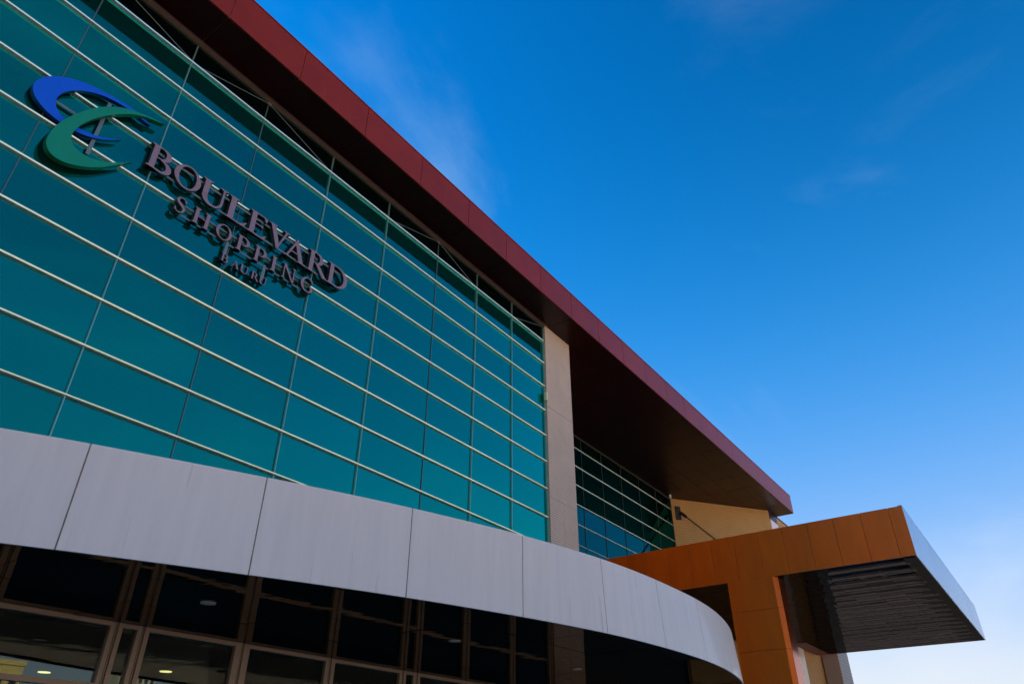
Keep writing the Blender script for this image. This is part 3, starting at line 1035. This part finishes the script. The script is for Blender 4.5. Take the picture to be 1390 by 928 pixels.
def glyph(c):
    s0 = .075
    if c == 'I':
        return stem(s0), .315
    if c == 'B':
        return stem(s0) + [rect(.2, 1 - .05, .36, 1), rect(.2, .505, .36, .555), rect(.2, 0, .38, .05),
                           arc(.36, .7525, .20, .2225, -90, 90, sw_), arc(.38, .265, .27, .24, -90, 90, sw_)], .74
    if c == 'P':
        return stem(s0) + [rect(.2, 1 - .05, .36, 1), rect(.2, .44, .36, .49), arc(.36, .7175, .24, .2575, -90, 90, sw_)], .69
    if c == 'R':
        return stem(s0) + [rect(.2, 1 - .05, .36, 1), rect(.2, .475, .36, .525), arc(.36, .735, .22, .24, -90, 90, sw_),
                           ('poly', [(.33, .50), (.50, .50), (.86, .06), (.90, .03), (.90, 0), (.70, 0)])], .90
    if c == 'D':
        return stem(s0) + [rect(.2, 1 - .05, .42, 1), rect(.2, 0, .42, .05), arc(.42, .5, .40, .475, -90, 90, sw_)], .91
    if c == 'E':
        return stem(s0) + [rect(.2, .955, .60, 1), rect(.2, .49, .52, .535), rect(.2, 0, .64, .045),
                           ('poly', [(.50, .957), (.60, .957), (.60, .79), (.575, .79)]),
                           ('poly', [(.47, .488), (.52, .42), (.52, .605), (.47, .537)]),
                           ('poly', [(.50, .043), (.64, .043), (.69, .22), (.665, .22)])], .70
    if c == 'L':
        return stem(s0) + [rect(.2, 0, .60, .045), ('poly', [(.46, .043), (.62, .043), (.67, .24), (.645, .24)])], .68
    if c == 'H':
        return stem(s0) + stem(.62) + [rect(.22, .48, .64, .53)], .86
    if c == 'U':
        return [rect(s0, .34, s0 + T, 1), ('poly', [(0, 1), (0, .972), (.085, .92), (.23, .92), (.315, .972), (.315, 1)]),
                rect(.66, .34, .66 + TH * 1.3, 1), ('poly', [(.56, 1), (.56, .972), (.66, .92), (.73, .92), (.82, .972), (.82, 1)]),
                arc(.427, .36, .27, .335, 180, 360, lambda a: TH * 1.3 + (T - TH * 1.3) * max(0, -math.cos(a)) ** .8)], .82
    if c == 'V':
        return [('poly', [(.07, 1), (.25, 1), (.53, .16), (.46, 0), (.42, 0)]), ('poly', [(.70, 1), (.775, 1), (.46, 0), (.44, .1)]),
                ('poly', [(0, 1), (0, .972), (.09, .93), (.25, .93), (.33, .972), (.33, 1)]), ('poly', [(.61, 1), (.61, .972), (.70, .93), (.76, .93), (.86, .972), (.86, 1)])], .86
    if c == 'A':
        return [('poly', [(.09, 0), (.155, 0), (.46, .86), (.43, 1)]), ('poly', [(.62, 0), (.80, 0), (.46, 1), (.42, 1), (.37, .82)]), rect(.22, .31, .68, .36),
                ('poly', [(0, 0), (.27, 0), (.27, .028), (.17, .07), (.10, .07), (0, .028)]), ('poly', [(.54, 0), (.88, 0), (.88, .028), (.80, .07), (.62, .07), (.54, .028)])], .88
    if c == 'N':
        return [rect(.09, 0, .09 + TH * 1.2, 1), ('poly', [(0, 0), (.24, 0), (.24, .028), (.16, .07), (.09, .07), (0, .028)]),
                ('poly', [(.0, 1), (.20, 1), (.80, .02), (.80, 0), (.70, 0), (.08, .95), (0, .975)]),
                rect(.735, 0, .735 + TH * 1.2, 1), ('poly', [(.65, 1), (.65, .972), (.73, .93), (.80, .93), (.88, .972), (.88, 1)])], .88
    if c == 'O':
        return [('ring', .45, .5, .37, .475)], .90
    if c == 'G':
        return [arc(.45, .5, .37, .475, 48, 318, sw_, 34), rect(.645, .10, .645 + T * .9, .44), ('poly', [(.55, .44), (.55, .41), (.64, .38), (.80, .38), (.88, .41), (.88, .44)]),
                ('poly', [(.68, .80), (.745, .93), (.745, .72), (.72, .70)])], .88
    if c == 'S':
        ctrl = [(.50, .79), (.44, .92), (.30, .965), (.16, .90), (.11, .76), (.17, .64), (.30, .55), (.43, .45), (.50, .30), (.45, .13), (.29, .035), (.14, .08), (.075, .22)]
        wds = [.05, .05, .055, .09, .13, .15, .17, .16, .13, .085, .055, .05, .05]
        pts, ws = [], []
        for i in range(len(ctrl) - 1):
            P = [np.array(ctrl[max(0, min(len(ctrl) - 1, i + k))]) for k in (-1, 0, 1, 2)]
            for kk in range(4):
                u = kk / 4
                q = 0.5 * ((2 * P[1]) + (-P[0] + P[2]) * u + (2 * P[0] - 5 * P[1] + 4 * P[2] - P[3]) * u * u + (-P[0] + 3 * P[1] - 3 * P[2] + P[3]) * u ** 3)
                pts.append(tuple(q))
                ws.append(wds[i] * (1 - u) + wds[i + 1] * u)
        pts.append(ctrl[-1])
        ws.append(wds[-1])
        return [('rib', pts, ws), ('poly', [(.485, .74), (.545, .74), (.545, .93), (.52, .93)]), ('poly', [(.045, .07), (.07, .07), (.105, .28), (.045, .28)])], .60
    raise KeyError(c)


def letter(c, x0, x1, z0, h, y0, y1, parent):
    parts, wd = glyph(c)
    sx = (x1 - x0) / wd
    b_ = MB()

    def P(p):
        return (x0 + p[0] * sx, z0 + p[1] * h)
    for k, pt in enumerate(parts):
        yo = y0 + 0.0018 * k                 # overlapping strokes never share a plane
        yb = y1 - 0.0018 * k
        if pt[0] == 'poly':
            b_.prism_xz([P(p) for p in pt[1]], yo, yb, 0, 1)
        elif pt[0] == 'ring' or pt[0] == 'rib':
            if pt[0] == 'ring':
                n = 40
                o, i_ = [], []
                for q in range(n):
                    a = 2 * math.pi * q / n
                    ww = sw_(a)
                    o.append((pt[1] + (pt[3] + ww / 2) * math.cos(a), pt[2] + (pt[4] + TH / 2) * math.sin(a)))
                    i_.append((pt[1] + (pt[3] - ww / 2) * math.cos(a), pt[2] + (pt[4] - TH / 2) * math.sin(a)))
                closed = True
            else:
                pts, ws = pt[1], pt[2]
                n = len(pts)
                o, i_ = [], []
                for q in range(n):
                    a, bb = np.array(pts[max(0, q - 1)]), np.array(pts[min(n - 1, q + 1)])
                    d = (bb - a) / np.linalg.norm(bb - a)
                    nn = np.array([d[1], -d[0]])
                    o.append(tuple(np.array(pts[q]) + nn * ws[q] / 2))
                    i_.append(tuple(np.array(pts[q]) - nn * ws[q] / 2))
                closed = False
            O = [P(p) for p in o]
            I = [P(p) for p in i_]
            v = [(p[0], yo, p[1]) for p in O] + [(p[0], yo, p[1]) for p in I] + [(p[0], yb, p[1]) for p in O] + [(p[0], yb, p[1]) for p in I]
            m_ = n if closed else n - 1
            ff = [(q, (q + 1) % n, n + (q + 1) % n, n + q) for q in range(m_)]
            sf = [(2 * n + q, 3 * n + q, 3 * n + (q + 1) % n, 2 * n + (q + 1) % n) for q in range(m_)]
            sf += [(q, 2 * n + q, 2 * n + (q + 1) % n, (q + 1) % n) for q in range(m_)]
            sf += [(n + q, n + (q + 1) % n, 3 * n + (q + 1) % n, 3 * n + q) for q in range(m_)]
            if not closed:
                sf += [(0, n, 3 * n, 2 * n), (n - 1, 3 * n - 1, 4 * n - 1, 2 * n - 1)]
            b0 = len(b_.v)
            b_.v += v
            b_.f += [tuple(b0 + i for i in f) for f in ff] + [tuple(b0 + i for i in f) for f in sf]
            b_.mi += [0] * len(ff) + [1] * len(sf)
    return b_.obj('letter', [M['mauve'], M['letter_side']], parent)


sg = thing('lettering_sign', 'mauve raised letters reading BOULEVARD SHOPPING BAURU on the teal glass', 'sign', (6.8, 12.3, z(9.7)))
ROW1 = [('B', 4.00, 4.54), ('O', 4.58, 5.20), ('U', 5.21, 5.85), ('L', 5.88, 6.45), ('E', 6.46, 7.00), ('V', 6.98, 7.61), ('A', 7.51, 8.17), ('R', 8.22, 8.86), ('D', 8.86, 9.52)]
ROW2 = [('S', 4.80, 5.06), ('H', 5.23, 5.64), ('O', 5.79, 6.18), ('P', 6.32, 6.65), ('P', 6.79, 7.12), ('I', 7.26, 7.41), ('N', 7.58, 7.97), ('G', 8.14, 8.54)]
ROW3 = [('B', 6.07, 6.26), ('A', 6.32, 6.54), ('U', 6.55, 6.77), ('R', 6.85, 7.06), ('U', 7.06, 7.26)]
KS = 12.33 / 12.05            # letter positions were surveyed on the plane y = 12.05
for row, z0, h, yb in ((ROW1, 10.81, .63, 12.45), (ROW2, 10.16, .41, 12.45), (ROW3, 9.66, .20, 12.45)):
    for c, a, b in row:
        letter(c, a * KS, b * KS, z(z0 * KS), h * KS, 12.33, yb, sg)
for (a, b, zz, hh) in ((4.1, 9.4, 11.33, .05), (4.1, 9.4, 10.90, .05), (4.85, 8.5, 10.47, .04), (4.85, 8.5, 10.20, .04)):
    box_obj('rail', a * KS, b * KS, 12.415, 12.437, z(zz * KS) - hh / 2, z(zz * KS) + hh / 2, M['bracket'], sg)
for xx in (6.16, 7.16):
    box_obj('strap', (xx - .035) * KS, (xx + .035) * KS, 12.392, 12.412, z(9.80 * KS), z(10.23 * KS), M['bracket'], sg)
for xx in (4.4, 6.0, 7.6, 9.1):
    for zz in (11.33, 10.90):
        box_obj('standoff', xx * KS - .015, xx * KS + .015, 12.441, 12.5, z(zz * KS) - .015, z(zz * KS) + .015, M['dark_steel'], sg)

# ------------------------------------------------------------------ across the road (seen only in reflections)
def block(name, label, cx, cy_, sx, sy, h, wall, cols, rows, ww, wh):
    b = thing(name, label, 'building', (cx, cy_, 0))
    wl = box_obj('wall', cx - sx / 2, cx + sx / 2, cy_ - sy / 2, cy_ + sy / 2, 0, h, wall, b)
    box_obj('parapet', cx - sx / 2 - .2, cx + sx / 2 + .2, cy_ - sy / 2 - .2, cy_ + sy / 2 + .2, h, h + .8, wall, b)
    box_obj('roof_tank', cx - sx / 5, cx + sx / 5, cy_ - sy / 5, cy_ + sy / 5, h + .8, h + 3.6, wall, b)
    for r in range(rows):
        for c in range(cols):
            x_ = cx - sx / 2 + sx * (c + .5) / cols
            z_ = 2.2 + (h - 3) * (r + .5) / rows
            shared_box('window', ww, .3, wh, M['far_win'], (x_, cy_ + sy / 2 + .02, z_), b)
            shared_box('sill', ww + .3, .35, .15, wall, (x_, cy_ + sy / 2 + .08, z_ - wh / 2 - .08), b)
    return b


block('apartment_block', 'yellow apartment block mirrored in the entrance glass at far left', 56.5, -135, 12, 14, 20.5, M['yellow_wall'], 5, 5, 1.2, 1.5)
block('apartment_tower', 'cream tower with many small windows mirrored in the entrance glass', 88, -140, 8, 10, 23.5, M['tower_wall'], 6, 7, .7, 1.3)


def tree(cx, cy_, h, rad, seed, label):
    rnd = random.Random(seed)
    t = thing('indoor_tree', label, 'tree', (cx, cy_, 0))
    b_ = MB()
    segs = [((cx, cy_, 0), (cx + .1, cy_, h * .32), .07, .05)]
    tips = []
    for k in range(7):
        an = k * 2.4 + rnd.random()
        r_ = rad * rnd.uniform(.4, .75)
        tp = (cx + r_ * math.cos(an), cy_ + r_ * math.sin(an), h * rnd.uniform(.55, .9))
        segs.append(((cx + .1, cy_, h * rnd.uniform(.25, .32)), tp, .03, .01))
        tips.append(tp)
    for a, b, r0, r1 in segs:
        a, b = Vector(a), Vector(b)
        d = (b - a).normalized()
        u = d.orthogonal().normalized()
        q = d.cross(u)
        v = [c + rr * (math.cos(2 * math.pi * i / 7) * u + math.sin(2 * math.pi * i / 7) * q) for c, rr in ((a, r0), (b, r1)) for i in range(7)]
        b_.add(v, [(i, (i + 1) % 7, 7 + (i + 1) % 7, 7 + i) for i in range(7)])
    b_.obj('trunk', M['bark'], t, at=(cx, cy_, 0))
    c_ = MB()
    for tp in tips + [(cx, cy_, h * .8)]:
        for _ in range(330):
            d = Vector((rnd.gauss(0, 1), rnd.gauss(0, 1), rnd.gauss(0, .8)))
            p = Vector(tp) + d * rad * .24
            p.z = min(p.z, h)
            u = Vector((rnd.gauss(0, 1), rnd.gauss(0, 1), rnd.gauss(0, 1))).normalized() * .06
            q = u.orthogonal().normalized() * .03
            c_.add([p - u, p + q, p + u, p - q], [(0, 1, 2, 3)])
    me = bpy.data.meshes.new('crown')
    me.from_pydata([(p[0] - cx, p[1] - cy_, p[2]) for p in c_.v], [], c_.f)
    me.materials.append(M['leaf'])
    link('crown', me, (cx, cy_, 0), t)


tree(9.95, 13.75, 4.05, 0.75, 3, 'slender leafy indoor tree standing just behind the entrance glass')
